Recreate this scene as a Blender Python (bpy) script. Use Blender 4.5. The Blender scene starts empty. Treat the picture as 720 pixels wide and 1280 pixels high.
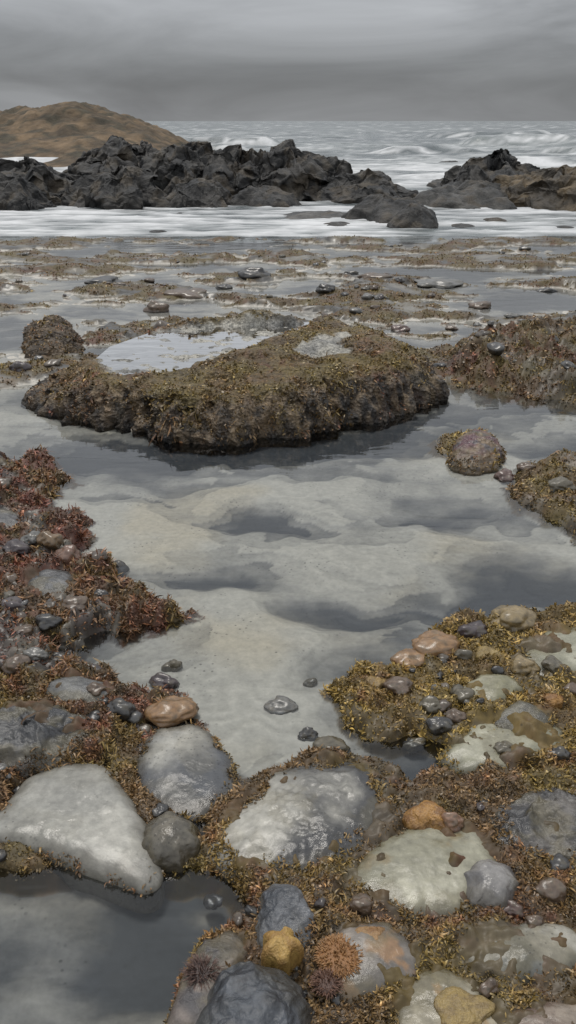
import bpy, math
import numpy as np
rng = np.random.default_rng(7)
# ---------------------------------------------------------------- camera
CAM_H = 1.6
PITCH = math.radians(23.8)
F = 640 / math.tan(math.radians(30))
cp, sp = math.cos(PITCH), math.sin(PITCH)

def G(px, py, z=0.0):
    """survey helper: where on the level z a spot of the shore stands"""
    dx = (px - 360) / F; dy = (640 - py) / F
    d = np.array([dx, cp + dy * sp, -sp + dy * cp])
    t = (z - CAM_H) / d[2]
    return np.array([d[0] * t, d[1] * t])
def depth(y): return y * cp + CAM_H * sp
def XP(px, y): return (px - 360) / F * depth(y)
def ZP(py, y):
    a = PITCH + math.atan((py - 640) / F)
    return CAM_H - y * math.tan(a)
def poly(pts, z=0.0):
    return np.array([G(p[0], p[1], p[2] if len(p) > 2 else z) for p in pts])

cam_d = bpy.data.cameras.new("camera"); cam = bpy.data.objects.new("camera", cam_d)
bpy.context.collection.objects.link(cam)
cam.location = (0, 0, CAM_H); cam.rotation_euler = (math.radians(90) - PITCH, 0, 0)
cam_d.sensor_fit = 'VERTICAL'; cam_d.sensor_height = 24; cam_d.lens = 12 / math.tan(math.radians(30))
cam_d.clip_start = 0.05; cam_d.clip_end = 12000
bpy.context.scene.camera = cam
# ---------------------------------------------------------------- noise
PERM = rng.permutation(256)
GR = rng.normal(size=(256, 3)); GR /= np.linalg.norm(GR, axis=1)[:, None]
def pn(x, y, z):
    sh = x.shape; x = x.ravel(); y = y.ravel(); z = z.ravel()
    xi = np.floor(x).astype(np.int64); yi = np.floor(y).astype(np.int64); zi = np.floor(z).astype(np.int64)
    xf = x - xi; yf = y - yi; zf = z - zi
    fd = lambda t: t * t * t * (t * (t * 6 - 15) + 10)
    u, v, w = fd(xf), fd(yf), fd(zf)
    def g(i, j, k):
        h = PERM[(PERM[(PERM[(xi + i) & 255] + yi + j) & 255] + zi + k) & 255]
        r = GR[h]
        return r[:, 0] * (xf - i) + r[:, 1] * (yf - j) + r[:, 2] * (zf - k)
    def L(a, b, t): return a + (b - a) * t
    r = L(L(L(g(0,0,0), g(1,0,0), u), L(g(0,1,0), g(1,1,0), u), v),
          L(L(g(0,0,1), g(1,0,1), u), L(g(0,1,1), g(1,1,1), u), v), w)
    return (r * 1.6).reshape(sh)
def fbm(x, y, z=0.0, o=4, gain=.5):
    x = np.asarray(x, float); y = np.asarray(y, float); z = np.broadcast_to(np.asarray(z, float), x.shape)
    s = 0; a = 1.0; f = 1.0
    for i in range(o):
        s = s + a * pn(x * f + 17.3 * i, y * f + 5.1 * i, z * f + 9.7 * i); a *= gain; f *= 2.03
    return s
def ss(a, b, x):
    t = np.clip((x - a) / (b - a), 0, 1); return t * t * (3 - 2 * t)
def mix(a, b, t):
    t = np.asarray(t)[..., None]; return np.asarray(a) * (1 - t) + np.asarray(b) * t
def sdf(P, X, Y, pad):
    out = np.full(X.shape, -pad, float)
    m = (X > P[:, 0].min() - pad) & (X < P[:, 0].max() + pad) & (Y > P[:, 1].min() - pad) & (Y < P[:, 1].max() + pad)
    if not m.any(): return out
    x = X[m]; y = Y[m]; d = np.full(x.shape, 1e9); ins = np.zeros(x.shape, bool)
    n = len(P)
    for i in range(n):
        a = P[i]; b = P[(i + 1) % n]; e = b - a
        t = np.clip(((x - a[0]) * e[0] + (y - a[1]) * e[1]) / (e @ e + 1e-12), 0, 1)
        d = np.minimum(d, np.hypot(x - a[0] - t * e[0], y - a[1] - t * e[1]))
        c = ((a[1] > y) != (b[1] > y))
        xc = a[0] + (y - a[1]) * e[0] / (e[1] if abs(e[1]) > 1e-12 else 1e-12)
        ins ^= c & (x < xc)
    out[m] = np.maximum(np.where(ins, d, -d), -pad)
    return out
# ---------------------------------------------------------------- materials
def nd(nt, t, **k):
    n = nt.nodes.new(t)
    for a, b in k.items(): setattr(n, a, b)
    return n
def make_mat(name, detail=60, dstr=.5, bump=.3, bdist=.004, bscale=80, rough_add=0., spec=.5, speck=None, vor=None):
    m = bpy.data.materials.new(name); m.use_nodes = True; nt = m.node_tree; nt.nodes.clear()
    out = nd(nt, 'ShaderNodeOutputMaterial'); b = nd(nt, 'ShaderNodeBsdfPrincipled')
    nt.links.new(b.outputs[0], out.inputs[0])
    at = nd(nt, 'ShaderNodeAttribute', attribute_name='Col')
    tc = nd(nt, 'ShaderNodeTexCoord')
    n1 = nd(nt, 'ShaderNodeTexNoise'); n1.inputs['Scale'].default_value = detail; n1.inputs['Detail'].default_value = 6
    n1.inputs['Roughness'].default_value = .65
    nt.links.new(tc.outputs['Object'], n1.inputs['Vector'])
    mr = nd(nt, 'ShaderNodeMapRange'); mr.inputs[1].default_value = .3; mr.inputs[2].default_value = .7
    mr.inputs[3].default_value = 1 - dstr; mr.inputs[4].default_value = 1 + dstr
    nt.links.new(n1.outputs['Fac'], mr.inputs[0])
    mul = nd(nt, 'ShaderNodeVectorMath', operation='SCALE')
    nt.links.new(at.outputs['Color'], mul.inputs[0]); nt.links.new(mr.outputs[0], mul.inputs['Scale'])
    col = mul.outputs[0]
    if speck:
        v = nd(nt, 'ShaderNodeTexVoronoi'); v.inputs['Scale'].default_value = speck[0]
        nt.links.new(tc.outputs['Object'], v.inputs['Vector'])
        r = nd(nt, 'ShaderNodeMapRange'); r.inputs[1].default_value = speck[1]; r.inputs[2].default_value = speck[1] + .12
        r.inputs[3].default_value = speck[2]; r.inputs[4].default_value = 1
        nt.links.new(v.outputs['Distance'], r.inputs[0])
        nn = nd(nt, 'ShaderNodeTexNoise'); nn.inputs['Scale'].default_value = 5
        nt.links.new(tc.outputs['Object'], nn.inputs['Vector'])
        rr = nd(nt, 'ShaderNodeMapRange'); rr.inputs[1].default_value = .48; rr.inputs[2].default_value = .62
        nt.links.new(nn.outputs['Fac'], rr.inputs[0])
        mx = nd(nt, 'ShaderNodeMix'); mx.inputs[2].default_value = 1
        nt.links.new(rr.outputs[0], mx.inputs[0]); nt.links.new(r.outputs[0], mx.inputs[3])
        m2 = nd(nt, 'ShaderNodeVectorMath', operation='SCALE')
        nt.links.new(col, m2.inputs[0]); nt.links.new(mx.outputs[0], m2.inputs['Scale']); col = m2.outputs[0]
    nt.links.new(col, b.inputs['Base Color'])
    ra = nd(nt, 'ShaderNodeMath', operation='ADD'); ra.inputs[1].default_value = rough_add; ra.use_clamp = True
    nt.links.new(at.outputs['Alpha'], ra.inputs[0]); nt.links.new(ra.outputs[0], b.inputs['Roughness'])
    b.inputs['Specular IOR Level'].default_value = spec
    n2 = nd(nt, 'ShaderNodeTexNoise'); n2.inputs['Scale'].default_value = bscale; n2.inputs['Detail'].default_value = 7
    n2.inputs['Roughness'].default_value = .7
    nt.links.new(tc.outputs['Object'], n2.inputs['Vector'])
    bp = nd(nt, 'ShaderNodeBump'); bp.inputs['Strength'].default_value = bump; bp.inputs['Distance'].default_value = bdist
    nt.links.new(n2.outputs['Fac'], bp.inputs['Height'])
    if vor:
        v = nd(nt, 'ShaderNodeTexVoronoi'); v.inputs['Scale'].default_value = vor
        nt.links.new(tc.outputs['Object'], v.inputs['Vector'])
        b2 = nd(nt, 'ShaderNodeBump'); b2.inputs['Strength'].default_value = bump; b2.inputs['Distance'].default_value = bdist
        nt.links.new(v.outputs['Distance'], b2.inputs['Height']); nt.links.new(bp.outputs[0], b2.inputs['Normal'])
        nt.links.new(b2.outputs[0], b.inputs['Normal'])
    else:
        nt.links.new(bp.outputs[0], b.inputs['Normal'])
    return m
M_TERR = make_mat("wet_shore", 45, .18, .25, .003, 60, speck=(45, .12, .4), spec=.5)
M_SLAB = make_mat("silty_stone", 40, .26, .4, .003, 110, speck=(70, .12, .45), spec=.6)
M_DARK = make_mat("dark_wet_stone", 30, .5, .7, .008, 40, spec=.75)
M_CRAG = make_mat("crag_rock", 4, .65, 1.0, .12, 2.5, spec=.4)
M_WEEDY = make_mat("weed_covered_rock", 40, .6, .9, .014, 45, vor=50)
M_PEB = make_mat("pebble_stone", 70, .35, .3, .002, 150, spec=.7)
M_WEED = make_mat("seaweed", 90, .35, .1, .001, 100, spec=.5)
M_HILL = make_mat("dune_grass", 2.2, .45, .9, .2, 2.5)
M_LIFE = make_mat("sea_creature", 160, .25, .6, .002, 220, vor=260)

def water_mat():
    m = bpy.data.materials.new("pool_water"); m.use_nodes = True; nt = m.node_tree; nt.nodes.clear()
    out = nd(nt, 'ShaderNodeOutputMaterial'); mx = nd(nt, 'ShaderNodeMixShader')
    tr = nd(nt, 'ShaderNodeBsdfTransparent'); tr.inputs[0].default_value = (.885, .91, .925, 1)
    gl = nd(nt, 'ShaderNodeBsdfGlossy'); gl.inputs['Roughness'].default_value = .04
    fr = nd(nt, 'ShaderNodeFresnel'); fr.inputs[0].default_value = 1.5
    tc = nd(nt, 'ShaderNodeTexCoord'); mp = nd(nt, 'ShaderNodeMapping'); mp.inputs['Rotation'].default_value = (0, 0, .35); mp.inputs['Scale'].default_value = (.45, 1.3, 1)
    nt.links.new(tc.outputs['Object'], mp.inputs[0])
    n = nd(nt, 'ShaderNodeTexNoise'); n.inputs['Scale'].default_value = 5; n.inputs['Detail'].default_value = 3; n.inputs['Distortion'].default_value = .4
    nt.links.new(mp.outputs[0], n.inputs['Vector'])
    bp = nd(nt, 'ShaderNodeBump'); bp.inputs['Strength'].default_value = .30; bp.inputs['Distance'].default_value = .01
    nt.links.new(n.outputs['Fac'], bp.inputs['Height'])
    nt.links.new(bp.outputs[0], gl.inputs['Normal']); nt.links.new(bp.outputs[0], fr.inputs['Normal'])
    nt.links.new(fr.outputs[0], mx.inputs[0]); nt.links.new(tr.outputs[0], mx.inputs[1]); nt.links.new(gl.outputs[0], mx.inputs[2])
    nt.links.new(mx.outputs[0], out.inputs[0]); return m
M_WATER = water_mat(); M_SEA = make_mat("sea_water", 3, .12, .7, .06, 3.0)
# ---------------------------------------------------------------- mesh helpers
def mesh_obj(name, V, Fc, mat, col=None, smooth=True, tris=None):
    me = bpy.data.meshes.new(name)
    nq = 0 if Fc is None else len(Fc); ntri = 0 if tris is None else len(tris)
    me.vertices.add(len(V)); me.vertices.foreach_set('co', np.ascontiguousarray(V, dtype=np.float32).ravel())
    idx = []; ls = []
    if nq: idx.append(np.asarray(Fc).ravel()); ls.append(np.arange(nq) * 4)
    if ntri: idx.append(np.asarray(tris).ravel()); ls.append(nq * 4 + np.arange(ntri) * 3)
    idx = np.concatenate(idx).astype(np.int32); ls = np.concatenate(ls).astype(np.int32)
    me.loops.add(len(idx)); me.loops.foreach_set('vertex_index', idx)
    me.polygons.add(len(ls)); me.polygons.foreach_set('loop_start', ls)
    me.polygons.foreach_set('use_smooth', np.full(len(ls), smooth))
    me.update(calc_edges=True)
    if col is not None:
        if col.shape[1] == 3: col = np.hstack([col, np.full((len(col), 1), .6)])
        a = me.color_attributes.new('Col', 'FLOAT_COLOR', 'POINT')
        a.data.foreach_set('color', np.ascontiguousarray(np.clip(col, 0, 1), dtype=np.float32).ravel())
    me.materials.append(mat)
    ob = bpy.data.objects.new(name, me); bpy.context.collection.objects.link(ob); return ob
def grid_faces(nr, nc, wrap=False):
    i = np.arange(nr - 1)[:, None] * nc
    j = np.arange(nc if wrap else nc - 1)[None, :]
    j2 = (j + 1) % nc
    return np.stack([i + j, i + j2, i + nc + j2, i + nc + j], -1).reshape(-1, 4)
# ---------------------------------------------------------------- weed bookkeeping
OLIVE = np.array([.140, .112, .034]); BROWN = np.array([.150, .092, .040]); RED = np.array([.150, .050, .034]); YEL = np.array([.300, .200, .050])
WEEDSRC = []   # (V, quads, mask, colour, density)
def weedcol(X, Y, w):
    n = fbm(X * 5, Y * 5, 3.3, 3); n2 = fbm(X * 21, Y * 21, 7.7, 3); n3 = fbm(X * 2.2, Y * 2.2, 1.7, 2)
    w = w.copy() + 1e-3
    w[:, 0] *= np.exp(2.6 * n); w[:, 1] *= np.exp(-1.8 * n + 1.2 * n3); w[:, 2] *= np.exp(2.2 * n2 - 2.0 * n3); w[:, 3] *= np.exp(2.2 * n - 1.8 * n2)
    w /= w.sum(1)[:, None]
    return w @ np.stack([OLIVE, BROWN, RED, YEL]) * (1 + .55 * n2)[:, None]
# ---------------------------------------------------------------- terrain description
# outline, height, edge, ragged, palette(olive,brown,red,yellow), bareness
BANKS = [
 (poly([(545,462),(560,425),(610,408),(680,402),(760,396),(900,390),(900,505),(760,500),(700,488),(640,478),(590,472)], .07), .13, .22, .07, (1,.9,.7,.5), .5),
 (poly([(538,560),(543,545),(575,538),(600,550),(600,578),(560,574)]), .012, .05, .02, (.9,.3,.1,.8), .4),
 (poly([(640,600),(655,578),(690,565),(760,560),(900,560),(900,730),(760,690),(720,660),(690,640),(650,625)], .03), .06, .08, .03, (1,.6,.2,.6), .5),
 (poly([(-300,560),(0,562),(25,575),(40,560),(75,568),(85,590),(60,615),(105,648),(115,672),(85,690),(140,705),(152,735),(205,742),(222,762),(150,782),(100,790),(70,800),(95,815),(130,822),(148,850),(235,876),(240,890),(190,898),(175,940),(120,955),(60,950),(0,985),(-300,1020)], .035), .065, .07, .05, (.45,.8,1.1,.12), .8),
 (poly([(408,850),(440,835),(500,822),(520,800),(560,772),(640,758),(700,752),(780,750),(950,745),(950,1000),(720,965),(610,968),(590,940),(520,915),(455,912),(425,880)], .025), .05, .05, .03, (.45,.5,.05,2.0), .5),
 (poly([(300,965),(400,935),(470,935),(520,965),(590,955),(720,950),(950,950),(950,1500),(150,1500),(215,1290),(235,1190),(300,1130),(270,1085),(180,1075),(170,1000),(200,1000),(240,1030)], .02), .042, .05, .02, (.5,1.2,.35,.45), .4),
 (poly([(-200,1040),(0,1035),(60,1062),(85,1085),(30,1090),(-200,1075)], .01), .02, .03, .01, (.7,1,.1,.2), .2),
 (poly([(150,900),(180,900),(175,960),(260,1060),(300,1080),(215,1090),(120,960)], .01), .015, .03, .01, (.5,1,.1,.2), .2),
]
GUIDES = [ # silt rises (+) and hollows (-)
 (190,655,80,34,.8),(268,628,40,14,.6),(480,690,120,26,.8),(350,795,90,38,.8),(620,600,90,30,.7),(230,700,70,20,.3),(420,640,90,14,.5),(480,575,120,18,.3),
 (90,600,60,30,.35),(260,860,120,40,.5),(380,900,90,50,.35),(130,800,60,25,.3),(540,740,60,15,.5),(330,610,80,16,.5),(560,660,90,14,.3),(300,760,60,20,.5),(310,670,60,16,.3),
 (160,562,120,24,-1.1),(420,548,160,16,-1.1),(620,510,140,26,-.8),(700,715,100,24,-1.0),(380,757,80,13,-1.1),(450,745,60,9,-.7),(250,725,70,9,-.7),(360,590,90,8,-.6),
 (640,650,80,10,-.6),(520,950,100,32,-.8),(150,1200,220,100,-.5),(110,790,40,16,-.5),(620,745,80,12,-1.0),(200,720,50,10,-.6),(520,635,110,8,-.7),(330,650,100,7,-.7),(250,600,90,8,-.5),
 (30,470,60,14,.4),(60,540,60,14,.4),(20,520,50,20,.5),(620,540,60,10,.5),(50,1200,60,60,.8),(210,1140,40,20,.7)]
GW = []
for (a, b, rx, ry, am) in GUIDES:
    c = G(a, b); GW.append((c[0], c[1], rx / F * depth(c[1]), (G(a, b - ry)[1] - G(a, b + ry)[1]) / 2, am))
PALE = np.array([.470, .448, .395]); SLATE = np.array([.032, .039, .048])
def terrain(X, Y):
    wx = X + .16 * fbm(X * 2.1, Y * 2.1, 4.4, 3); wy = Y + .16 * fbm(X * 2.1, Y * 2.1, 8.4, 3)
    n1 = fbm(wx * 1.25, wy * 1.9, 1.1, 5, .48)
    a = n1 * .85 + .02
    for (cx, cy, rx, ry, am) in GW:
        a = a + am * np.exp(-(((wx - cx) / rx) ** 2 + ((wy - cy) / ry) ** 2) * .9)
    near = ss(1.55, 2.0, Y)
    t = a * 2.6 + .35 * fbm(X * 2.2, Y * 3, 2.2, 3); ft = np.floor(t); fr = t - ft
    ter = (ft + ss(.0, .10, fr)) / 2.6 * near + (t / 2.6) * (1 - near)
    h = -.042 + .028 * ss(-.6, .9, a) + .009 * ter + .0008 * fbm(X * 10, Y * 10, .7, 2) - .012 * (1 - near)
    fade = (.5 - fr) * .46 * near * ss(-.25, .25, fbm(X * 1.5, Y * 2, 9.4, 2) + .1)
    pale = ss(-.70, .70, .72 * a + .28 * ter + fade + .22 * fbm(X * 5, Y * 7, 6.1, 6, .62))
    col = mix(SLATE, PALE, pale)
    och = ss(.1, .6, fbm(X * 1.1, Y * 1.1, 12.2, 4)) * .45
    col = mix(col, col * np.array([1.12, 1.0, .78]), och)
    # sand ripples
    rp = np.sin((wy * 1.0 + .35 * wx + .25 * fbm(X * 2.5, Y * 2.5, 3.9, 3)) * 70)
    rpm = ss(-.1, .4, fbm(X * 1.3, Y * 1.3, 19.1, 3)) * pale * ss(1.4, 1.8, Y) * (1 - ss(4.2, 5.0, Y))
    h = h + .0012 * rp * rpm; col = col * (1 + .09 * rp * rpm)[..., None]
    h = np.minimum(h, -.005 + .1 * np.maximum(h + .005, 0) * 0)
    weed = np.zeros_like(X); W = np.zeros(X.shape + (4,))
    # outer shelf, low ragged ledges with weed, pools between
    s = ss(5.0, 6.0, Y)
    n2 = fbm(wx * .60, wy * 1.10, 21.3, 6, .6)
    bias = np.interp(Y, [0, 5.5, 7, 9, 11, 12.2, 13.3, 14], [-.1, -.08, -.10, -.10, -.04, .10, .16, .1])
    right = ss(.02, .22, X / (Y + .1)) * ss(5, 7, Y) * (1 - ss(9.5, 12, Y)); bias = bias - .12 * right
    rim = np.exp(-(fbm(wx * .8, wy * 1.1, 51.3, 5) / .08) ** 2) * .24
    e = n2 + bias + rim
    wf = s * ss(-.02, .03, e) * (1 - ss(13.6, 14.2, Y)); wh = s * ss(-.06, .45, e) * (1 - ss(13.6, 14.2, Y))
    sand = s * (1 - wf)
    h = h * (1 - s) + s * (-.010 + .014 * ss(-.5, .2, e) + .003 * n1)
    col = mix(col, mix(np.array([.11, .11, .11]), np.array([.47, .44, .385]), ss(-.7, .0, n2 + .35 * n1 - .25 * right)), sand)
    h = h + wf * .006 + wh * (.020 + .07 * np.abs(fbm(X * .8, Y * .8, 2.9, 3))) + wf * .006 * fbm(X * 3, Y * 3, 5.5, 3)
    patch = ss(-.45, .1, fbm(X * 2.2, Y * 3, 3.1, 5, .6)); rockf = mix(np.array([.05, .046, .040]), np.array([.17, .155, .125]), ss(-.3, .5, fbm(X * 3, Y * 4, 13.1, 4)))
    col = mix(col, rockf, wf)
    weed = np.maximum(weed, wf * patch); W[..., 0] += wf * 1.2; W[..., 1] += wf * 1.0; W[..., 2] += wf * .2; W[..., 3] += wf * .4
    for (P, bh, ed, rg, pal, br) in BANKS:
        d = sdf(P, X, Y, .3)
        m = d > -.25
        if not m.any(): continue
        x = X[m]; y = Y[m]; dd = d[m] + rg * 1.5 * fbm(x * 9, y * 9, 3.7, 4)
        w = ss(-ed * .3, ed, dd); wcm = ss(-ed * .42, -ed * .12, dd)
        lump = np.abs(fbm(x * 6.5, y * 6.5, 8.8, 4)); lump2 = fbm(x * 30, y * 30, 2.2, 3)
        hn = bh * (.5 + 1.0 * lump) + min(bh, .05) * .24 * lump2
        h[m] = h[m] * (1 - w) + w * hn
        bare = ss(.15, .4, fbm(x * 4.2, y * 4.2, 15.5, 4)) * br
        wv = wcm * (1 - bare)
        weed[m] = np.maximum(weed[m] * (1 - wcm), wv)
        W[m] = W[m] * (1 - wcm)[:, None] + wv[:, None] * np.array(pal)
        rock = mix(np.array([.035, .034, .032]), np.array([.16, .15, .125]), ss(-.2, .6, fbm(x * 8, y * 8, 5.9, 4)))
        col[m] = mix(col[m], rock, wcm)
    wc = weedcol(X.ravel(), Y.ravel(), W.reshape(-1, 4)).reshape(X.shape + (3,))
    col = mix(col, wc * .5, np.clip(weed * 1.2, 0, 1))
    rough = .62 - .30 * ss(-.002, .006, h)
    rough = rough * (1 - weed) + .6 * weed
    sea = ss(13.2, 16, Y); h = h * (1 - sea) - .35 * sea
    return h, col, weed, rough, W, wc
ang = np.concatenate([np.linspace(math.radians(58), math.radians(15), 600), np.linspace(math.radians(14.93), math.radians(6.6), 290), np.linspace(math.radians(6.5), math.radians(1.2), 60)])
ys = np.concatenate([np.linspace(-4, .98, 30), CAM_H / np.tan(ang)])
NC = 560
tt = np.linspace(-1, 1, NC); tt = .58 * tt + .42 * tt ** 3
Yg = np.repeat(ys[:, None], NC, 1); Xg = (1.3 + .72 * np.maximum(Yg, 0)) * tt[None, :]
h, col, weed, rough, W, wc = terrain(Xg, Yg)
V = np.stack([Xg, Yg, h], -1).reshape(-1, 3)
Q = grid_faces(len(ys), NC)
mesh_obj("rocky_shore_ground", V, Q, M_TERR, np.hstack([col.reshape(-1, 3), rough.reshape(-1, 1)]))
WEEDSRC.append((V, Q, weed.ravel(), wc.reshape(-1, 3), 1.0))
def theight(x, y):
    x = np.atleast_1d(x).astype(float); y = np.atleast_1d(y).astype(float)
    i = np.clip(np.searchsorted(ys, y), 0, len(ys) - 1)
    t = x / (1.3 + .72 * np.maximum(ys[i], 0)); j = np.clip(np.searchsorted(tt, t), 0, NC - 1)
    return h[i, j]
wy_ = np.linspace(-4, 14.0, 30); wx_ = np.linspace(-12, 12, 30)
Xw, Yw = np.meshgrid(wx_, wy_)
mesh_obj("tide_pool_water", np.stack([Xw, Yw, 0 * Xw], -1).reshape(-1, 3), grid_faces(30, 30), M_WATER)
# ---------------------------------------------------------------- domes
SLABS = []
def outline_r(P, na, sm):
    x, y = P[:, 0], P[:, 1]; x2, y2 = np.roll(x, -1), np.roll(y, -1); cr = x * y2 - x2 * y; A = cr.sum() / 2
    c = np.array([((x + x2) * cr).sum(), ((y + y2) * cr).sum()]) / (6 * A)
    th = np.linspace(0, 2 * np.pi, na, endpoint=False); R = np.zeros(na)
    dx, dy = np.cos(th), np.sin(th)
    for i in range(len(P)):
        a = P[i] - c; b = P[(i + 1) % len(P)] - c; e = b - a
        den = dx * e[1] - dy * e[0]; den = np.where(np.abs(den) < 1e-12, 1e-12, den)
        t = (a[0] * e[1] - a[1] * e[0]) / den; s = (a[0] * dy - a[1] * dx) / den
        ok = (t > 0) & (s >= -1e-6) & (s <= 1 + 1e-6); R = np.where(ok, np.maximum(R, t), R)
    k = np.arange(-na // 2, na - na // 2); g = np.exp(-.5 * (k / (sm * na)) ** 2); g /= g.sum()
    R = np.real(np.fft.ifft(np.fft.fft(R) * np.fft.fft(np.fft.ifftshift(g))))
    return c, th, R
def dome(name, P, H, mat, colfn, z0=0., p=3.5, q=2., nr=70, na=200, amp=.004, fs=12., rag=.05, sm=.014, hfun=None, skirt=.08, ridge=0., rf=3., weedfn=None, keep=True, o=5, wd=1., flute=0.):
    c, th, R = outline_r(P, na, sm); Rm = R.mean()
    if keep: SLABS.append(P)
    r = np.concatenate([np.linspace(0, .9, 400), 1 - np.geomspace(.1, 1e-5, 1200), [1.]])
    z = np.maximum(1 - r ** p, 0) ** (1 / q)
    L = np.concatenate([[0], np.cumsum(np.hypot(np.diff(r) * Rm, np.diff(z) * H))])
    Ls = np.linspace(0, L[-1], nr); r = np.interp(Ls, L, r); z = np.interp(Ls, L, z)
    r = np.append(r, 1.01); z = np.append(z, -skirt / H); nr += 1
    RR = R[None, :] * r[:, None]
    RR = RR * (1 + rag * fbm(np.cos(th) * 2.2 + c[0] * 3, np.sin(th) * 2.2 + c[1] * 3, 1.3, 5)[None, :] * ss(0, 1, r)[:, None])
    X = c[0] + RR * np.cos(th); Y = c[1] + RR * np.sin(th)
    hf = 1. if hfun is None else hfun(X, Y)
    Z = z[:, None] * H * hf + 0 * X
    n = fbm(X * fs, Y * fs, Z * fs + 3, o); nx = fbm(X * fs + 31, Y * fs, Z * fs, o); ny = fbm(X * fs, Y * fs + 47, Z * fs, o)
    zz = np.clip(z, 0, 1)[:, None]; rr_ = ss(0, .12, r)[:, None]
    dz = amp * n; dx = amp * 1.2 * nx; dy = amp * 1.2 * ny
    if ridge:
        rd = 1 - np.abs(fbm(X * rf, Y * rf, Z * rf + 11, 5, .5)) * 2
        rd2 = 1 - np.abs(fbm(X * rf * .8 + 9, Y * rf * .8, Z * rf, 4)) * 2
        dz = dz + ridge * (rd - .4); dx = dx + rr_ * ridge * .8 * (rd2 - .4) * np.cos(th); dy = dy + rr_ * ridge * .8 * (rd2 - .4) * np.sin(th)
    if flute:
        fl = (.30 * fbm(X * 3.2, Y * 3.2, Z * 2.5, 3) + np.abs(fbm(X * 8, Y * 8, Z * 2 + 5, 5)) * (.5 + .8 * fbm(X * 1.5, Y * 1.5, 7.7, 2))) * ss(.72, .95, r)[:, None]
        dx = dx - flute * fl * np.cos(th); dy = dy - flute * fl * np.sin(th)
    X = X + dx; Y = Y + dy; Z = z0 + Z + dz * (.3 + .7 * zz)
    Z[-1] = z0 - skirt
    V = np.stack([X, Y, Z], -1).reshape(-1, 3); Qf = grid_faces(nr, na, True)
    cl = colfn(X.ravel(), Y.ravel(), Z.ravel() - z0, np.repeat(z, na), np.repeat(r, na))
    ob = mesh_obj(name, V, Qf, mat, cl)
    if weedfn is not None:
        wm, wc_ = weedfn(X.ravel(), Y.ravel(), Z.ravel() - z0, np.repeat(r, na)); WEEDSRC.append((V, Qf, wm, wc_, wd))
    return ob
def stonecol(c1, c2, c3=None, f=5., dirv=None, off=0., rim=.5, rough=.38, veins=0., film=.0):
    c1, c2 = np.array(c1), np.array(c2)
    def fn(X, Y, Z, z, r):
        t = fbm(X * f, Y * f, Z * f + off, 5)
        if dirv is not None:
            c = np.array([X.mean(), Y.mean()]); sz = max(np.ptp(X), np.ptp(Y)) * .5
            t = t * .6 + ((X - c[0]) * dirv[0] + (Y - c[1]) * dirv[1]) / sz * 1.0
        if film: t = t + .5 * ss(.45, 1., r)
        cl = mix(c1, c2, ss(-.35, .45, t))
        if c3 is not None: cl = mix(cl, np.array(c3), ss(.15, .5, fbm(X * f * 1.3 + 5, Y * f * 1.3, Z * f + 8, 5)) * .8)
        if veins: cl = cl * (1 - veins * ss(.0, .08, .08 - np.abs(fbm(X * f * 2, Y * f * 2, Z * f * 2 + 2, 3)) ))[:, None]
        if film: cl = mix(cl, np.array([.115, .095, .045]), film * ss(.1, .55, fbm(X * 9 + 3, Y * 9, Z * 9, 5) + .55 * ss(.4, 1, r)))
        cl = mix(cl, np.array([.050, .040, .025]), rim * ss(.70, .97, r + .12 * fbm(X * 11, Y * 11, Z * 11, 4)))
        return np.hstack([cl, np.clip(rough + .12 * fbm(X * 8, Y * 8, Z * 8 + 4, 3), .08, 1)[:, None]])
    return fn
def fringe(pal, start=.86, amt=1.):
    def fn(X, Y, Z, r):
        m = ss(start, start + .1, r + .18 * fbm(X * 9, Y * 9, Z * 9, 4)) * amt * (r < 1.005)
        return m, weedcol(X, Y, np.tile(np.array(pal, float), (len(X), 1)))
    return fn
# --- main weed-covered rock platform, with a pool in its top
plat = np.array([G(20,502),G(100,534),G(160,545),G(235,553),G(320,552),G(400,547),G(480,528),G(555,497),G(560,470,.02),G(535,438,.14),G(500,408,.26),G(430,391,.28),G(380,384,.27),G(320,385,.25),G(230,389,.24),G(180,396,.22),G(135,426,.19),G(90,457,.14),G(55,480,.05)])
sandP = poly([(122,456),(150,434),(200,416),(280,408),(385,405),(400,414),(360,430),(300,444),(262,462),(200,472),(150,474)], .18)
sandP2 = poly([(365,442),(395,430),(440,432),(432,448),(385,452)], .26)
PZ = .183
def plat_h(X, Y):
    t = ss(-1.5, .35, X); s1 = sdf(sandP, X, Y, .4) + .04 * fbm(X * 4, Y * 4, 1, 4)
    hf = .56 + .36 * t + .18 * fbm(X * 1.9, Y * 1.9, 3., 3) - .08 * ss(-.04, .06, sdf(sandP2, X, Y, .3))
    hf = np.maximum(hf, .50 + .16 * ss(-.30, -.08, s1))
    b = ss(-.06, .04, s1)
    return hf * (1 - b) + b * (.535 + .05 * fbm(X * 2.5, Y * 3.5, 6., 4))
def plat_sand(X, Y):
    return np.maximum(ss(-.05, .01, sdf(sandP, X, Y, .3) + .04 * fbm(X * 4, Y * 4, 1, 4)), ss(-.01, .04, sdf(sandP2, X, Y, .3) + .06 * fbm(X * 6, Y * 6, 1, 4)))
def plat_w(X, Y, Z, r):
    W = np.zeros((len(X), 4)); face = ss(.82, .92, r); W[:, 0] = .3 + .8 * (1 - face); W[:, 1] = 1.1 - .2 * (1 - face); W[:, 2] = .12 + .5 * (X < -.9) + .4 * (1 - ss(.0, .1, Z)); W[:, 3] = .15 + .6 * (1 - face)
    return weedcol(X, Y, W), face
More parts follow.
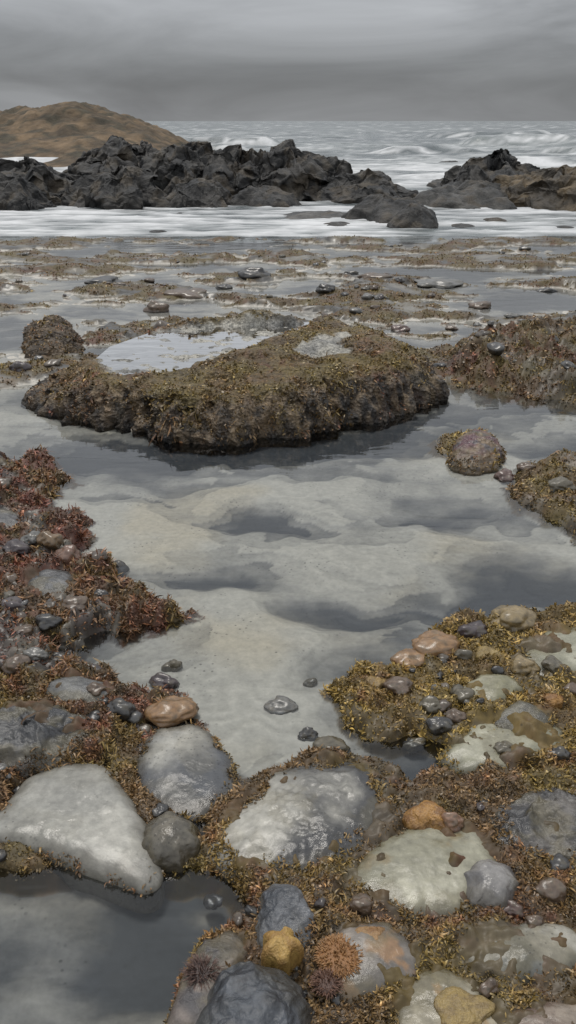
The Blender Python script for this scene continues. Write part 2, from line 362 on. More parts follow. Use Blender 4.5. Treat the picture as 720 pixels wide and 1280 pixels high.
def plat_col(X, Y, Z, z, r):
    wcl, face = plat_w(X, Y, Z, r); s = plat_sand(X, Y) * (1 - face)
    st = fbm(X * 16, Y * 16, Z * 2, 5)
    rock = mix(np.array([.024, .020, .017]), np.array([.19, .138, .085]), ss(-.4, .6, st))
    bare = ss(.0, .35, fbm(X * 3, Y * 3, Z * 2 + 4, 4))
    cl = mix(mix(wcl * .7, rock, np.clip(face * .85 + .30 * bare, 0, 1)), mix(np.array([.42, .40, .345]), np.array([.20, .195, .18]), ss(-.3, .5, fbm(X * 3, Y * 5, 5, 5))), s)
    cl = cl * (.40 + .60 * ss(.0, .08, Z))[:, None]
    return np.hstack([cl, (.5 - .1 * s)[:, None]])
def plat_weed(X, Y, Z, r):
    wcl, face = plat_w(X, Y, Z, r)
    edge = ss(.74, .82, r) * (1 - ss(.90, .96, r))
    pt = ss(-.3, .15, fbm(X * 3.5, Y * 3.5, Z * 3.5, 5, .6))
    m = (1 - plat_sand(X, Y)) * np.clip((1 - .45 * face) * (.10 + .90 * pt) + .4 * edge, 0, 1) * (Z > .0) * (r < 1.005)
    return m, wcl * (1 - .25 * face)[:, None]
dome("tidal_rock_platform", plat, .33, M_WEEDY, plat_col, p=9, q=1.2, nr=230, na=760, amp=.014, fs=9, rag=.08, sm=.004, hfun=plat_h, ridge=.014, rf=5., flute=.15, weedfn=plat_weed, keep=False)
cpool = sandP.mean(0); pp = cpool + (sandP - cpool) * (1 + .07 / np.linalg.norm(sandP - cpool, axis=1))[:, None]
mesh_obj("rock_pool_water", np.vstack([[cpool[0], cpool[1], PZ], np.hstack([pp, np.full((len(pp), 1), PZ)])]), None, M_WATER, tris=np.array([[0, i + 1, (i + 1) % len(pp) + 1] for i in range(len(pp))]))

pale = (.35, .338, .298)
fw = fringe((.6, 1.1, .25, .6), .80, 1.)
fy = lambda s_: fringe((.5, .45, .05, 1.8), s_, 1.)
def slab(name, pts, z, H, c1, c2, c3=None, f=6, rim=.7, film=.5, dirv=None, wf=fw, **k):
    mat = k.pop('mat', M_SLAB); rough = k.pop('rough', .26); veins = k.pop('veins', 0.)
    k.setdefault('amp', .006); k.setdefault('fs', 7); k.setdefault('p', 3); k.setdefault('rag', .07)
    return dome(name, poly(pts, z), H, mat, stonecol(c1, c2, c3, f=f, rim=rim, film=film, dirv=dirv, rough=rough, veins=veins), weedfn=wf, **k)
slab("pale_rock_slab", [(-10,1012),(30,965),(75,945),(130,948),(165,985),(185,1030),(203,1075),(198,1108),(150,1100),(80,1072),(20,1052),(-30,1045)], .03, .042, pale, (.24,.235,.21), f=4, rim=.45, film=.12, wf=fringe((.5,1,.2,.3),.93,.6), p=4.5, rag=.03)
slab("pale_rock_slab", [(165,945),(195,903),(250,898),(297,950),(285,1000),(225,1025),(178,990)], .02, .030, pale, (.07,.073,.078), f=4, dirv=(.3,-.6), rim=.6, film=.2, p=2.4, sm=.025, wf=fringe((.7,1,.3,.4),.86,.8))
slab("pale_rock_slab", [(245,1055),(280,1000),(335,955),(400,935),(460,942),(512,985),(500,1028),(445,1068),(380,1094),(300,1092)], .04, .054, (.36,.345,.30), (.045,.045,.046), f=4, dirv=(.9,-.35), rim=.6, film=.3, veins=.3, amp=.010, fs=5, p=2.4, sm=.016, wf=fringe((.6,1.1,.4,.6),.72,1.), ridge=.005, rf=9)
slab("pale_rock_slab", [(428,1090),(470,1038),(545,1008),(605,1024),(637,1072),(605,1114),(572,1145),(500,1150),(445,1120)], .04, .046, (.35,.335,.255), (.23,.22,.16), (.22,.17,.09), f=6, film=.45, p=3.2)
slab("grey_boulder", [(572,1090),(598,1068),(640,1075),(655,1105),(632,1138),(588,1132)], .05, .075, (.22,.21,.20), (.12,.115,.115), f=12, rim=.4, film=.25, wf=None, fs=14, p=2.4)
slab("pale_rock_slab", [(562,1172),(600,1148),(660,1144),(720,1148),(775,1185),(720,1216),(640,1226),(585,1215)], .04, .046, (.30,.285,.24), (.12,.12,.105), f=7)
slab("pale_rock_slab", [(380,1180),(425,1142),(490,1137),(540,1180),(525,1220),(470,1245),(405,1240)], .05, .055, (.27,.235,.20), (.12,.108,.095), (.27,.155,.075), f=8, p=2.8)
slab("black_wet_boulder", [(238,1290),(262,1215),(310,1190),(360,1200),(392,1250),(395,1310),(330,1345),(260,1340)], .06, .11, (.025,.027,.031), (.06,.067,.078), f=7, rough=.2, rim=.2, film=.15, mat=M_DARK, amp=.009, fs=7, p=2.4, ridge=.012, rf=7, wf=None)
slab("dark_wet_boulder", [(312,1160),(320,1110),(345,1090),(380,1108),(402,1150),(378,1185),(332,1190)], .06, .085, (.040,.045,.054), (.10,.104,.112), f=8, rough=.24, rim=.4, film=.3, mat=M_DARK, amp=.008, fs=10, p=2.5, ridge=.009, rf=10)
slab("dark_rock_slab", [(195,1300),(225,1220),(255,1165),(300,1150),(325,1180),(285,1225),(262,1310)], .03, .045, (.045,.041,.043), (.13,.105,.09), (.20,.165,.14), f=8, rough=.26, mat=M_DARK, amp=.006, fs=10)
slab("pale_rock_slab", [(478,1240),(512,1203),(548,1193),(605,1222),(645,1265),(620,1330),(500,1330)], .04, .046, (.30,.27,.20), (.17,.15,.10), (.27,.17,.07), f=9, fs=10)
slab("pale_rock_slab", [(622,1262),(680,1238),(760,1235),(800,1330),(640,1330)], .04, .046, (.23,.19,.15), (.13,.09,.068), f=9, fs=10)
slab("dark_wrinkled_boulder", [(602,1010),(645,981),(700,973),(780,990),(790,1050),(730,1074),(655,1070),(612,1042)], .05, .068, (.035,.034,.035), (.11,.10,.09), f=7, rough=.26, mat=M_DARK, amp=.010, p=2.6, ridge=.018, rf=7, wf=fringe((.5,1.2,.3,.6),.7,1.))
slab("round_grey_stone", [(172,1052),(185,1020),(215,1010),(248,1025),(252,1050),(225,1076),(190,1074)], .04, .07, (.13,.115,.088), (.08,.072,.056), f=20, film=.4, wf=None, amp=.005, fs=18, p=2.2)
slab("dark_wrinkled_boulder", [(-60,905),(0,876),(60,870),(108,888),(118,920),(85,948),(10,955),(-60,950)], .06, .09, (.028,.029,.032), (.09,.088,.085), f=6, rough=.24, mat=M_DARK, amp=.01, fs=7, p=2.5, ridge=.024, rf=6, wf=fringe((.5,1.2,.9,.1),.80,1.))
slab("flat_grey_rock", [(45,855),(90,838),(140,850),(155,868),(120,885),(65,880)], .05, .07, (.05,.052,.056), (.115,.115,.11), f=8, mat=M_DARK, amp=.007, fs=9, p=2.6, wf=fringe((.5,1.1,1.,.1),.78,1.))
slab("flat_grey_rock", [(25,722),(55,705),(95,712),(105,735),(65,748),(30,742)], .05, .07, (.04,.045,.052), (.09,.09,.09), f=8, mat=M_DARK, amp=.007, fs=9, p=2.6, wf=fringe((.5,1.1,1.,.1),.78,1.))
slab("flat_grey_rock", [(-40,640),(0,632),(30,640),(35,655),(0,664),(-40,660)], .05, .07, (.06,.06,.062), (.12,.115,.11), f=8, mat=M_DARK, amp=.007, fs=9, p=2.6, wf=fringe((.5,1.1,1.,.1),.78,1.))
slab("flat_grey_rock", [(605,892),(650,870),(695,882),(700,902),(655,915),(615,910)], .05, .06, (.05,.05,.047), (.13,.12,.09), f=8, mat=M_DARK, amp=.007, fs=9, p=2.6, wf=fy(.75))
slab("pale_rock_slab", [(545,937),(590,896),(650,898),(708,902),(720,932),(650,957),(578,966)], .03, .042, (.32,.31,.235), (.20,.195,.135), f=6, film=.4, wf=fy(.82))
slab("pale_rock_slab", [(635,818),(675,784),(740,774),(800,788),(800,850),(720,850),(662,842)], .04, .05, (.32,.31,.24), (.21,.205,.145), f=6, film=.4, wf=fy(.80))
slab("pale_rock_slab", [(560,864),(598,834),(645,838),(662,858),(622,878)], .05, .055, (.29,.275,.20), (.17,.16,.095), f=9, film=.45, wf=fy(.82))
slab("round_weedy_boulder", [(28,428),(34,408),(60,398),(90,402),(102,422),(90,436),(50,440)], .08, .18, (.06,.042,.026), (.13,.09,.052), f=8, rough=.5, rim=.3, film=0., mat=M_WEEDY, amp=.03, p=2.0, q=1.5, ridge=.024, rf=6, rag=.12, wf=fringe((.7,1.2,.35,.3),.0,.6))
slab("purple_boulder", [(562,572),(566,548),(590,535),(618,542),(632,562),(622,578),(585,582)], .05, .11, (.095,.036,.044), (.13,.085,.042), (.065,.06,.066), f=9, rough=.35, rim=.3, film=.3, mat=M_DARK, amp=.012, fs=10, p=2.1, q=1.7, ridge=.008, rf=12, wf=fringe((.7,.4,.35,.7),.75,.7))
# --- dark crags at the surf
crag_c = lambda c1=(.009,.009,.009), c2=(.040,.037,.033): stonecol(c1, c2, (.065,.052,.036), f=1.6, rough=.52, rim=.0)
def crag(name, x0, x1, ytop, D, dep, p=2.1, ridge=.30, skew=0., c=None, pts=12):
    X0, X1 = XP(x0, D), XP(x1, D); H = ZP(ytop, D + dep * .25)
    w = (X1 - X0) / 2; cx = (X0 + X1) / 2
    th = np.linspace(0, 2 * np.pi, pts, endpoint=False) + .3
    rr = 1 + rng.uniform(-.18, .18, pts)
    P = np.stack([cx + w * rr * np.cos(th), D + dep / 2 + dep / 2 * rr * np.sin(th)], -1)
    hf = (lambda X, Y: 1 + skew * (X - cx) / w) if skew else None
    H = max(H, .08); big = H > .45
    return dome(name, P, H * .95, M_CRAG, c or crag_c(), z0=-.05, p=p, q=1.4, nr=110 if big else 40, na=320 if big else 120, amp=.17 * min(1, H), fs=1.7, rag=.18, sm=.010, hfun=hf, ridge=ridge * min(1, H), rf=1.0, keep=False, o=6)
crag("dark_sea_rock", -80, 110, 203, 18.5, 3.2)
crag("dark_sea_rock", 80, 205, 212, 18.0, 2.6)
crag("dark_sea_rock", 55, 225, 176, 21.5, 4, skew=.1)
crag("dark_sea_rock", 160, 300, 183, 20.5, 3.4)
crag("dark_sea_rock", 230, 360, 189, 20.3, 3.5, p=3)
crag("dark_sea_rock", 290, 455, 190, 20.0, 3.8, skew=-.12, p=2.6)
crag("dark_sea_rock", 380, 535, 214, 19.4, 2.8, skew=-.2)
crag("dark_sea_rock", 190, 290, 226, 18.3, 1.8)
crag("dark_sea_rock", 280, 380, 230, 18.6, 1.5)
crag("dark_sea_rock", -40, 60, 225, 17.8, 1.6)
crag("low_sea_rock", 440, 545, 245, 15.8, 2.0)
crag("low_sea_rock", 490, 562, 256, 14.9, 1.2)
crag("low_sea_rock", 340, 470, 264, 16.3, 1.6, c=crag_c((.04,.04,.04), (.10,.095,.088)))
crag("low_sea_rock", 400, 450, 274, 15.3, .6)
crag("low_sea_rock", 560, 600, 277, 15.0, .6)
crag("low_sea_rock", 178, 216, 293, 14.3, .4)
crag("low_sea_rock", 205, 245, 265, 17.2, .5)
crag("low_sea_rock", 690, 730, 284, 14.8, .5)
crag("low_sea_rock", 605, 640, 270, 15.8, .6)
crag("low_sea_rock", 480, 520, 234, 23, 1.2)
crag("low_sea_rock", 535, 560, 238, 21, .8)
crag("dark_sea_rock", 560, 715, 194, 21, 4.2, p=1.7)
crag("brown_sea_rock", 630, 830, 213, 17.8, 3.6, c=crag_c((.036,.028,.018), (.11,.08,.044)))
crag("dark_sea_rock", 520, 700, 230, 18.0, 3.4, c=crag_c((.020,.020,.019), (.07,.066,.059)))
crag("low_sea_rock", 585, 605, 207, 30, 1.)
crag("low_sea_rock", 550, 580, 199, 38, 1.5)
# ---------------------------------------------------------------- hill
hx = np.linspace(-60, -1.5, 380); hy = np.linspace(32, 62, 200); HX, HY = np.meshgrid(hx, hy)
D0 = 44
kx = [XP(p, D0) for p in (-900, -300, -60, 0, 50, 100, 128, 155, 200, 245, 285)]; kz = [ZP(p, D0) for p in (150, 140, 140, 137, 132, 124, 128, 139, 158, 178, 206)]
kx.append(XP(310, D0)); kz.append(-1.2)
XR = HX * (D0 / HY) ** .9
prof = np.interp(XR, kx, kz)
ker = np.exp(-.5 * (np.arange(-12, 13) / 3.) ** 2); ker /= ker.sum()
prof = np.apply_along_axis(lambda r: np.convolve(np.pad(r, 12, 'edge'), ker, 'valid'), 1, prof)
by = ss(32, D0, HY) * (1 - .9 * ss(D0, 62, HY))
HZ = prof * by * (1 + .12 * fbm(HX * .4, HY * .4, 1, 4)) + .20 * by * (fbm(HX * .8, HY * .8, 2, 6, .6)) - .15
hc = mix(np.array([.095, .070, .044]), np.array([.18, .125, .073]), ss(-.4, .4, fbm(HX * .4, HY * .7, 3, 6, .6)))
hc = mix(hc, np.array([.055, .050, .034]), ss(.0, .4, fbm(HX * 1.2, HY * 1.5, 9, 5)) * .85)
hv = np.stack([HX, HY, HZ], -1).reshape(-1, 3)
mesh_obj("grassy_hill", hv, grid_faces(200, 380), M_HILL, np.hstack([hc.reshape(-1, 3), np.full((hv.shape[0], 1), .9)]))
# ---------------------------------------------------------------- sea
sy = np.concatenate([np.linspace(12.9, 22, 170)[:-1], np.geomspace(22, 140, 330)[:-1], np.geomspace(140, 6000, 90)])
NS = 400
st = np.linspace(-1, 1, NS); SY = np.repeat(sy[:, None], NS, 1); SX = (8 + .9 * SY) * st[None, :]
ph = 1.5 * fbm(SX * .05, SY * .05, 1, 3)
zone = np.interp(SY, [12, 13.5, 15, 18, 20, 24, 28, 34, 40, 48, 58, 64, 70, 90, 200, 1000], [.85, .85, .8, .7, .5, .5, .7, .75, .55, .35, .38, .45, .25, .25, .1, 0])
zone = zone - .25 * ss(.03, .2, SX / SY) * (1 - ss(16, 19, SY))
amp = np.interp(SY, [12, 13.5, 16, 25, 50, 200, 1000, 6000], [.0, .0, .02, .07, .15, .24, .2, .2])
SZ = amp * (.6 * np.sin(SY * .75 + ph * 3 + .08 * SX) + .6 * fbm(SX * .25, SY * .9, 2, 5))
def breaker(yc, wob, sd, f, hgt):
    y0 = yc + wob * fbm(SX * f, SX * 0, sd, 3); d = SY - y0
    prof_ = np.where(d < 0, np.exp(-(d / (hgt * 1.6)) ** 2), np.exp(-(d / (hgt * 5)) ** 2))
    env = ss(-.15, .25, fbm(SX * f * 1.3 + sd, SX * 0 + 2, sd, 3) + .12)
    return hgt * prof_ * env, np.exp(-((d + hgt * .6) / (hgt * 2)) ** 2) * env
b1, f1 = breaker(66, 5, 3.1, .05, .65); b2, f2 = breaker(37, 3, 7.3, .09, .28); b3, f3 = breaker(95, 8, 11.7, .03, .8); b4, f4 = breaker(27, 2, 5.2, .12, .15); b5, f5 = breaker(50, 4, 15.2, .07, .4)
SZ = SZ + b1 + b2 + b3 + b4 + b5 - .012 + .022 * ss(13.4, 14.6, SY)
fn1 = fbm(SX * .35, SY * 1.3, 4, 5, .55); fn2 = fbm(SX * 1.6, SY * 4.2, 5, 5, .62)
far = fbm(SX * .03, SY * .12, 6, 4)
foam = ss(-.1, 1.1, zone * 1.15 - .30 + .55 * fn1 + .42 * fn2 + (f1 * .35 + f2 * .6 + f3 * .3 + f4 * .5 + f5 * .45) * (.5 + .8 * fn1))
foam = np.maximum(foam, .5 * ss(.3, .8, fn1 + .3 * far) * (SY > 40))
SZ = SZ + foam * .014 * (1 + fn2) * (SY < 60) * (SY > 14)
sc = mix(np.array([.060, .077, .080]), np.array([.15, .17, .166]), ss(-.5, .5, far + .6 * fn1))
sc = mix(sc, np.array([.68, .685, .69]), foam * .95)
sr = .22 + .45 * foam
sv = np.stack([SX, SY, SZ], -1).reshape(-1, 3)
mesh_obj("sea", sv, grid_faces(len(sy), NS), M_SEA, np.hstack([sc.reshape(-1, 3), sr.reshape(-1, 1)]))
# ---------------------------------------------------------------- pebbles
import bmesh
def ico(n):
    b = bmesh.new(); bmesh.ops.create_icosphere(b, subdivisions=n, radius=1)
    v = np.array([x.co[:] for x in b.verts]); f = np.array([[q.index for q in p.verts] for p in b.faces]); b.free(); return v, f
I2, I3 = ico(3), ico(4)
def stones(name, lst, I, mat, sat=.72, val=.8):
    Vs, Fs, Cs, off = [], [], [], 0; iv, ifc = I
    for (x, y, z, rx, ry, rz, rot, c, rg) in lst:
        o = rng.uniform(0, 90, 3)
        n = fbm(iv[:, 0] * .9 + o[0], iv[:, 1] * .9 + o[1], iv[:, 2] * .9 + o[2], 3)
        v = iv * (1 + .40 * n)[:, None]
        cs, sn = math.cos(rot), math.sin(rot); v = v * np.array([rx, ry, rz])
        v = np.stack([v[:, 0] * cs - v[:, 1] * sn, v[:, 0] * sn + v[:, 1] * cs, v[:, 2]], -1) + np.array([x, y, z])
        m = fbm(iv[:, 0] * 2 + o[1], iv[:, 1] * 2, iv[:, 2] * 2, 4)
        c = np.array(c); gy = c.mean(); c = (gy + (c - gy) * sat) * val
        cc = c[None, :] * (1 + .5 * m)[:, None]
        cc = mix(cc, np.array([.06, .05, .03]), .7 * ss(.1, .6, m + .2 * n))
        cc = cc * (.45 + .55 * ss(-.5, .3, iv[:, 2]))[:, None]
        Vs.append(v); Fs.append(ifc + off); Cs.append(np.hstack([cc, np.full((len(v), 1), rg)])); off += len(v)
    return mesh_obj(name, np.vstack(Vs), None, mat, np.vstack(Cs), tris=np.vstack(Fs))
cO, cY, cB, cP, cG, cD, cOl, cR = (.30,.155,.05), (.29,.205,.08), (.14,.09,.055), (.070,.050,.054), (.15,.145,.13), (.045,.043,.042), (.12,.10,.06), (.13,.07,.055)
EXP = [(85,702,17,16,(.2,.1,.06)),(62,690,15,11,(.2,.12,.05)),(112,708,10,8,cB),(130,832,17,9,cB),(105,820,12,10,cOl),(45,824,13,8,cG),(70,812,14,8,cD),(205,840,18,12,cP),(215,816,12,9,cOl),(213,882,28,10,cO),
 (385,903,12,9,cD),(415,918,24,12,cOl),(352,867,17,7,cG),(388,835,9,6,cOl),(590,789,20,11,cP),(640,776,28,13,cY),(512,822,24,11,cO),(543,806,30,12,cO),(655,832,18,11,cY),(550,907,15,11,cD),(520,912,13,9,cOl),
 (497,859,18,10,cB),(540,882,16,9,cOl),(703,562,13,8,cO),(632,586,14,9,cR),(562,1031,16,12,(.30,.16,.09)),(452,1130,16,10,cB),(640,1131,13,9,cR),(668,1150,13,9,cB),(612,1236,13,10,cB),(265,1104,12,7,cD),
 (500,409,11,6,cR),(407,370,11,6,cD),(318,347,19,9,cD),(565,408,8,4,cB),(600,381,13,7,cB),(545,354,30,7,cG),(640,397,10,4,cG),(235,368,24,9,cB),(685,361,12,4,cD),(195,385,16,10,cB),(25,465,12,9,cP),(130,350,20,6,cD),(470,352,22,6,cB),(440,340,10,4,cD),(280,358,10,4,cD),
 (660,580,12,7,cB),(700,610,18,9,cOl),(20,835,16,9,cB),(30,790,14,9,cB),(15,760,18,10,cP),(95,760,18,9,cB),(20,690,16,9,cP),(150,890,18,12,cD),(120,870,12,8,cB),(60,780,16,9,cD),(40,680,12,8,cG),(10,725,14,9,cB),(125,745,10,6,cD),
 (580,870,14,9,cOl),(700,940,14,9,cD),(715,860,14,10,cB),(690,835,14,8,cOl),(630,935,12,6,cOl),(570,895,12,8,cB),(295,452,20,7,cOl),(258,466,22,7,cOl),(12,575,16,12,cR),(200,1005,10,6,cD),(690,1110,20,12,cB),(700,1080,18,10,cD)]
L = []
for (a, b, rx, ry, c) in EXP:
    z = .04 if b > 560 else .02
    top = 230 < a < 300 and 450 < b < 470
    if top: z = .18
    g = G(a, b, z); w = rx / F * depth(g[1])
    hz = ry / F * depth(g[1]) * 1.0; gz = theight(g[0], g[1])[0]
    if top: gz = .175
    L.append((g[0], g[1], max(gz, -.02) + hz * .2, w, w * rng.uniform(.65, .95), hz, rng.uniform(-.4, .4), c, .30))
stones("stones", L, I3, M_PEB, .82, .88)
fine = ss(.2, .45, fbm(Xg * 2.6, Yg * 2.6, 41.7, 3)) * (weed > .2)
fine *= np.interp(Yg, [1.5, 1.8, 3, 4.5, 6], [.3, 1, 1, .5, .4]) * np.where((Xg > .1) & (Yg < 4), .35, 1)
vis = (np.abs(Xg) < .5 * Yg + .7) & (Yg > .9) & (Yg < 13)
pw = (fine * vis).ravel(); pw = pw / pw.sum()
sel = rng.choice(len(pw), 380, p=pw, replace=False)
PC = np.array([cD, cB, cG, cOl, cP, cB, cD, (.1,.1,.1), cD, (.16,.12,.08)])
L = []
inside_any = np.zeros(len(sel), bool)
for P in SLABS: inside_any |= sdf(P, V[sel, 0], V[sel, 1], .05) > .005
for k, i in enumerate(sel):
    x, y, z = V[i]
    if inside_any[k] : continue
    d = depth(y); r = (4 + 9 * rng.random() ** 2.0) / F * min(d, 6)
    c = PC[rng.integers(len(PC))] * rng.uniform(.7, 1.3)
    L.append((x, y, z + r * .12, r, r * rng.uniform(.6, 1), r * rng.uniform(.45, .75), rng.uniform(0, 3), c, .30))
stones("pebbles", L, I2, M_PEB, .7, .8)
# ---------------------------------------------------------------- seaweed tufts
def sample(N):
    Ps, Ns, Cs = [], [], []; ws = []; datas = []
    for (Vv, Qq, m, c, wd) in WEEDSRC:
        a, b, cc, d = Vv[Qq[:, 0]], Vv[Qq[:, 1]], Vv[Qq[:, 2]], Vv[Qq[:, 3]]
        nr_ = np.cross(cc - a, d - b); ar = np.linalg.norm(nr_, axis=1) * .5; nrm = nr_ / (2 * ar[:, None] + 1e-12)
        nrm *= np.sign(nrm[:, 2] + 1e-9)[:, None]
        ctr = (a + b + cc + d) / 4; mm = m[Qq].mean(1)
        ok = (np.abs(ctr[:, 0]) < .42 * ctr[:, 1] + .55) & (ctr[:, 1] > .95) & (ctr[:, 1] < 13.8) & (mm > .12) & (ctr[:, 2] > -.012)
        dist2 = ctr[:, 1] ** 2 + CAM_H ** 2
        clump = .35 + .65 * ss(-.25, .2, fbm(ctr[:, 0] * 11, ctr[:, 1] * 11, ctr[:, 2] * 11, 3))
        w = ar * mm * ok * wd * clump / dist2 ** 1.2
        if Vv is V:
            for P in SLABS: w[sdf(P, ctr[:, 0], ctr[:, 1], .03) > .015] = 0
            w[sdf(plat, ctr[:, 0], ctr[:, 1], .03) > .03] = 0
        ws.append(w); datas.append((a, b, cc, d, nrm, c[Qq[:, 0]]))
    tot = sum(w.sum() for w in ws)
    for w, (a, b, cc, d, nrm, c) in zip(ws, datas):
        n = int(N * w.sum() / tot)
        if n < 1: continue
        i = rng.choice(len(w), n, p=w / w.sum()); u = rng.random((n, 1)); v = rng.random((n, 1))
        Ps.append((a[i] * (1 - u) + b[i] * u) * (1 - v) + (d[i] * (1 - u) + cc[i] * u) * v); Ns.append(nrm[i]); Cs.append(c[i])
    return np.vstack(Ps), np.vstack(Ns), np.vstack(Cs)
P, Nn, C = sample(290000)
n = len(P); dist = np.sqrt(P[:, 1] ** 2 + CAM_H ** 2)
cl = fbm(P[:, 0] * 14, P[:, 1] * 14, P[:, 2] * 14, 3)
feather = 1 + .7 * ss(-.3, -.5, P[:, 0]) * ss(2.0, 2.5, P[:, 1]) * (1 - ss(4.6, 5, P[:, 1])) * ss(-.1, .3, cl)
steep = ss(.7, .3, Nn[:, 2]) * (P[:, 1] > 4.2) * (P[:, 1] < 7)
d0 = Nn * .15 + rng.normal(size=(n, 3)) * np.array([.6, .6, .35]); d0[:, 2] += .10 - .7 * steep; d0 /= np.linalg.norm(d0, axis=1)[:, None]
Lb = (.0035 + .0095 * rng.random(n) ** 1.6) * np.clip(dist / 2, .9, 1.45) * (1 + .8 * cl) * feather * (1 + .8 * steep); Lb = np.maximum(Lb, .003)
side = np.cross(d0, rng.normal(size=(n, 3)) * .5 + np.array([0, 0, 1.])); side /= np.linalg.norm(side, axis=1)[:, None] + 1e-9
wd = (.0010 + .0014 * rng.random(n) ** 2) * np.clip(dist, 0, 7) / 1.8
curl = rng.normal(size=(n, 3)) * .9; curl[:, 2] -= .30 + .6 * steep
pts = [P + Nn * .001]; dr = d0
for k in range(3):
    dr = dr + curl * (.6 if k else .2); dr = dr / np.linalg.norm(dr, axis=1)[:, None]
    pts.append(pts[-1] + dr * (Lb / 3)[:, None] * 1.2)
VV = np.empty((n, 7, 3)); CV = np.empty((n, 7, 4))
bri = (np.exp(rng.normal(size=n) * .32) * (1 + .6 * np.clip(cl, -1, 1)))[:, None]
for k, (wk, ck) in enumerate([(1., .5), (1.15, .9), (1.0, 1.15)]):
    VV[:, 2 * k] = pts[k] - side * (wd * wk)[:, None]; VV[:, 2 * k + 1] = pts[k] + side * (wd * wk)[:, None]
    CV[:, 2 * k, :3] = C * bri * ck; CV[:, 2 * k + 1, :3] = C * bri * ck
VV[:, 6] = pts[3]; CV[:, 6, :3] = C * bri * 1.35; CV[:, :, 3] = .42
base = (np.arange(n) * 7)[:, None]
Qb = np.vstack([base + np.array([0, 1, 3, 2]), base + np.array([2, 3, 5, 4])]); Tb = base + np.array([4, 5, 6])
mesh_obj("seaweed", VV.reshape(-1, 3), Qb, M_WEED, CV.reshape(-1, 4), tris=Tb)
# ---------------------------------------------------------------- sea creatures
def spikes(name, cx, cy, cz, R, Hh, cnt, ln, th0, c1, c2, up=.6):
    Vs, Ts, Cs, off = [], [], [], 0
    iv, f = I2
    v = iv * np.array([R, R, Hh]) * (1 + .06 * fbm(iv[:, 0] * 4, iv[:, 1] * 4, iv[:, 2] * 4, 2))[:, None] + np.array([cx, cy, cz]); Vs.append(v); Ts.append(f); Cs.append(np.tile(np.array(list(c1) + [.45]), (len(v), 1))); off = len(v)
    for i in range(cnt):
        ph_ = rng.uniform(0, 2 * np.pi); el = math.acos(1 - rng.random() * .98)
        nrm = np.array([math.sin(el) * math.cos(ph_), math.sin(el) * math.sin(ph_), math.cos(el)])
        root = np.array([cx, cy, cz]) + nrm * np.array([R, R, Hh]) * .95
        d = nrm + rng.normal(size=3) * .18; d[2] += up * .2; d /= np.linalg.norm(d)
        s1 = np.cross(d, [.3, .2, 1]); s1 /= np.linalg.norm(s1); s2 = np.cross(d, s1); l = ln * rng.uniform(.6, 1.1)
        ring = lambda q, rr: [q + rr * (math.cos(a) * s1 + math.sin(a) * s2) for a in np.arange(5) * 2 * np.pi / 5]
        vs = ring(root, th0) + ring(root + d * l * .55, th0 * .8) + [root + d * l + np.array([0, 0, -.15 * l])]
        Vs.append(np.array(vs)); t = []
        for j in range(5):
            k = (j + 1) % 5; t += [[j, k, 5 + k], [j, 5 + k, 5 + j], [5 + j, 5 + k, 10]]
        Ts.append(np.array(t) + off); off += 11
        cc = np.array([list(c1) + [.4]] * 5 + [list(c2) + [.4]] * 6); Cs.append(cc * np.array([*[rng.uniform(.75, 1.25)] * 3, 1]))
    return mesh_obj(name, np.vstack(Vs), None, M_LIFE, np.vstack(Cs), tris=np.vstack(Ts))
g = G(425, 1190, .06); spikes("sea_anemone", g[0], g[1], .046, .048, .014, 420, .013, .0016, (.26,.125,.045), (.33,.18,.075), up=.2)
g = G(408, 1222, .06); spikes("sea_urchin", g[0], g[1], .042, .026, .012, 220, .016, .0010, (.10,.055,.04), (.20,.11,.075), up=0)
g = G(252, 1212, .05); spikes("sea_urchin", g[0], g[1], .042, .028, .008, 260, .024, .0009, (.06,.038,.034), (.16,.10,.08), up=0)
c0 = G(351, 1172, .10); th = np.linspace(0, 2 * np.pi, 60, endpoint=False)
rs = .037 * (1 + .22 * np.cos(5 * th + .4) + .05 * np.cos(3 * th))
dome("sea_star", np.stack([c0[0] + rs * np.cos(th), c0[1] + rs * np.sin(th)], -1), .030, M_LIFE, stonecol((.38,.24,.07), (.28,.16,.045), f=30, rough=.4, rim=.15), z0=.072, p=2.2, nr=50, na=160, amp=.004, fs=30, rag=.02, sm=.016, skirt=.05, keep=False)
def blob(name, a, b, z, rp, hp, c1, c2, z0, **k):
    c0 = G(a, b, z); r0 = rp / F * depth(c0[1]); rs = r0 * (1 + .14 * np.cos(3 * th + a) + .08 * np.cos(5 * th + b))
    return dome(name, np.stack([c0[0] + rs * np.cos(th), c0[1] + .8 * rs * np.sin(th)], -1), hp, M_LIFE, stonecol(c1, c2, f=40, rough=.42, rim=.25), z0=z0, p=2.1, nr=50, na=140, amp=.004, fs=38, rag=.08, sm=.016, skirt=.05, keep=False, **k)
so_, so2 = (.33,.175,.05), (.20,.10,.035)
blob("sea_sponge", 536, 1010, .07, 29, .036, so_, so2, .035)
blob("sea_sponge", 578, 1255, .06, 36, .012, (.28,.20,.075), (.2,.14,.06), .045)
blob("sea_sponge", 463, 1165, .06, 20, .012, (.27,.16,.07), so2, .047)
blob("sea_sponge", 610, 812, .06, 17, .02, (.28,.2,.07), (.2,.14,.05), .04)
blob("sea_sponge", 470, 850, .05, 15, .016, (.26,.17,.06), (.18,.12,.05), .04)
blob("sea_sponge", 690, 870, .06, 14, .018, so_, so2, .045)
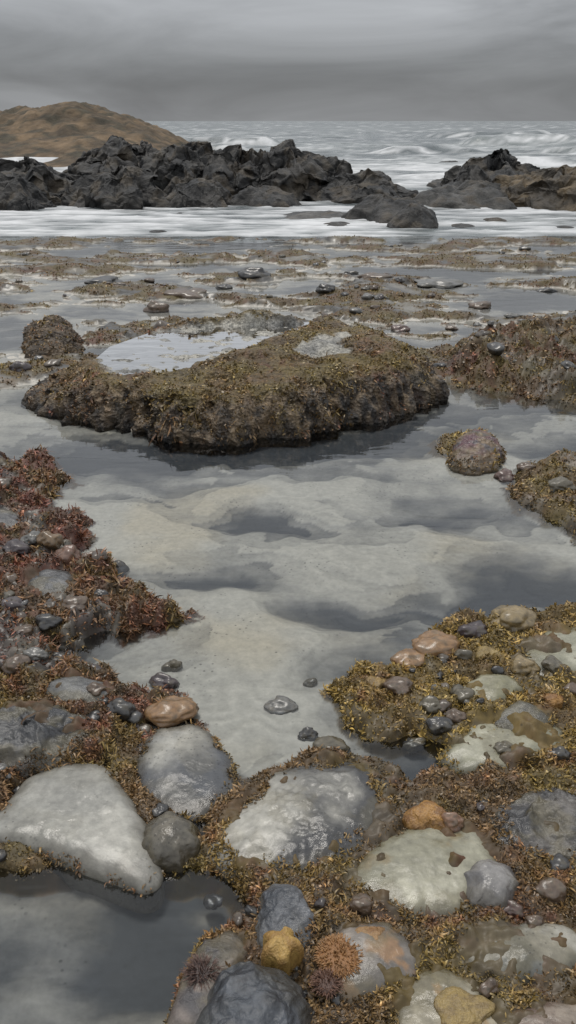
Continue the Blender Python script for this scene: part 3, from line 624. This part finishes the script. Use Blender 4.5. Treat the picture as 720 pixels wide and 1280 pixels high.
# ---------------------------------------------------------------- world + sun
w = bpy.data.worlds.new("World"); bpy.context.scene.world = w; w.use_nodes = True; nt = w.node_tree; nt.nodes.clear()
out = nd(nt, 'ShaderNodeOutputWorld'); bg = nd(nt, 'ShaderNodeBackground'); bg.inputs[1].default_value = .1
sky = nd(nt, 'ShaderNodeTexSky'); sky.sky_type = 'NISHITA'; sky.sun_disc = False
sky.sun_elevation = math.radians(72); sky.sun_rotation = math.radians(-20)
tc = nd(nt, 'ShaderNodeTexCoord'); sx = nd(nt, 'ShaderNodeSeparateXYZ'); nt.links.new(tc.outputs['Generated'], sx.inputs[0])
mp = nd(nt, 'ShaderNodeMapping'); mp.inputs['Scale'].default_value = (1.6, 1.6, 9); nt.links.new(tc.outputs['Generated'], mp.inputs[0])
nz = nd(nt, 'ShaderNodeTexNoise'); nz.inputs['Scale'].default_value = 1.9; nz.inputs['Detail'].default_value = 7; nz.inputs['Roughness'].default_value = .55; nz.inputs['Distortion'].default_value = .6
nt.links.new(mp.outputs[0], nz.inputs['Vector'])
cr = nd(nt, 'ShaderNodeValToRGB'); e = cr.color_ramp.elements
def v4(v, b=1.04): return (v * .97, v, v * b, 1)
e[0].position = 0; e[0].color = v4(.26); e[1].position = 1; e[1].color = v4(.95)
for ps, v in ((.010, .245), (.035, .215), (.07, .29), (.11, .40), (.2, .60), (.35, .76), (.6, .85)):
    q = e.new(ps); q.color = v4(v, 1.045)
nt.links.new(sx.outputs[2], cr.inputs[0])
mr = nd(nt, 'ShaderNodeMapRange'); mr.inputs[1].default_value = .3; mr.inputs[2].default_value = .7; mr.inputs[3].default_value = 6.8; mr.inputs[4].default_value = 12.8
nt.links.new(nz.outputs['Fac'], mr.inputs[0])
sc_ = nd(nt, 'ShaderNodeVectorMath', operation='SCALE'); nt.links.new(cr.outputs[0], sc_.inputs[0]); nt.links.new(mr.outputs[0], sc_.inputs['Scale'])
mx = nd(nt, 'ShaderNodeMix', data_type='RGBA'); mx.inputs[0].default_value = .96
nt.links.new(sky.outputs[0], mx.inputs[6]); nt.links.new(sc_.outputs[0], mx.inputs[7])
nt.links.new(mx.outputs[2], bg.inputs[0]); nt.links.new(bg.outputs[0], out.inputs[0])
sd = bpy.data.lights.new("sun", 'SUN'); sd.energy = 1.4; sd.angle = math.radians(12); sd.color = (1, .95, .88)
so = bpy.data.objects.new("sun", sd); bpy.context.collection.objects.link(so)
so.rotation_euler = (math.radians(20), 0, math.radians(205)); so.location = (0, 0, 20)
sc = bpy.context.scene; sc.view_settings.view_transform = 'Standard'; sc.view_settings.look = 'None'; sc.view_settings.exposure = 0
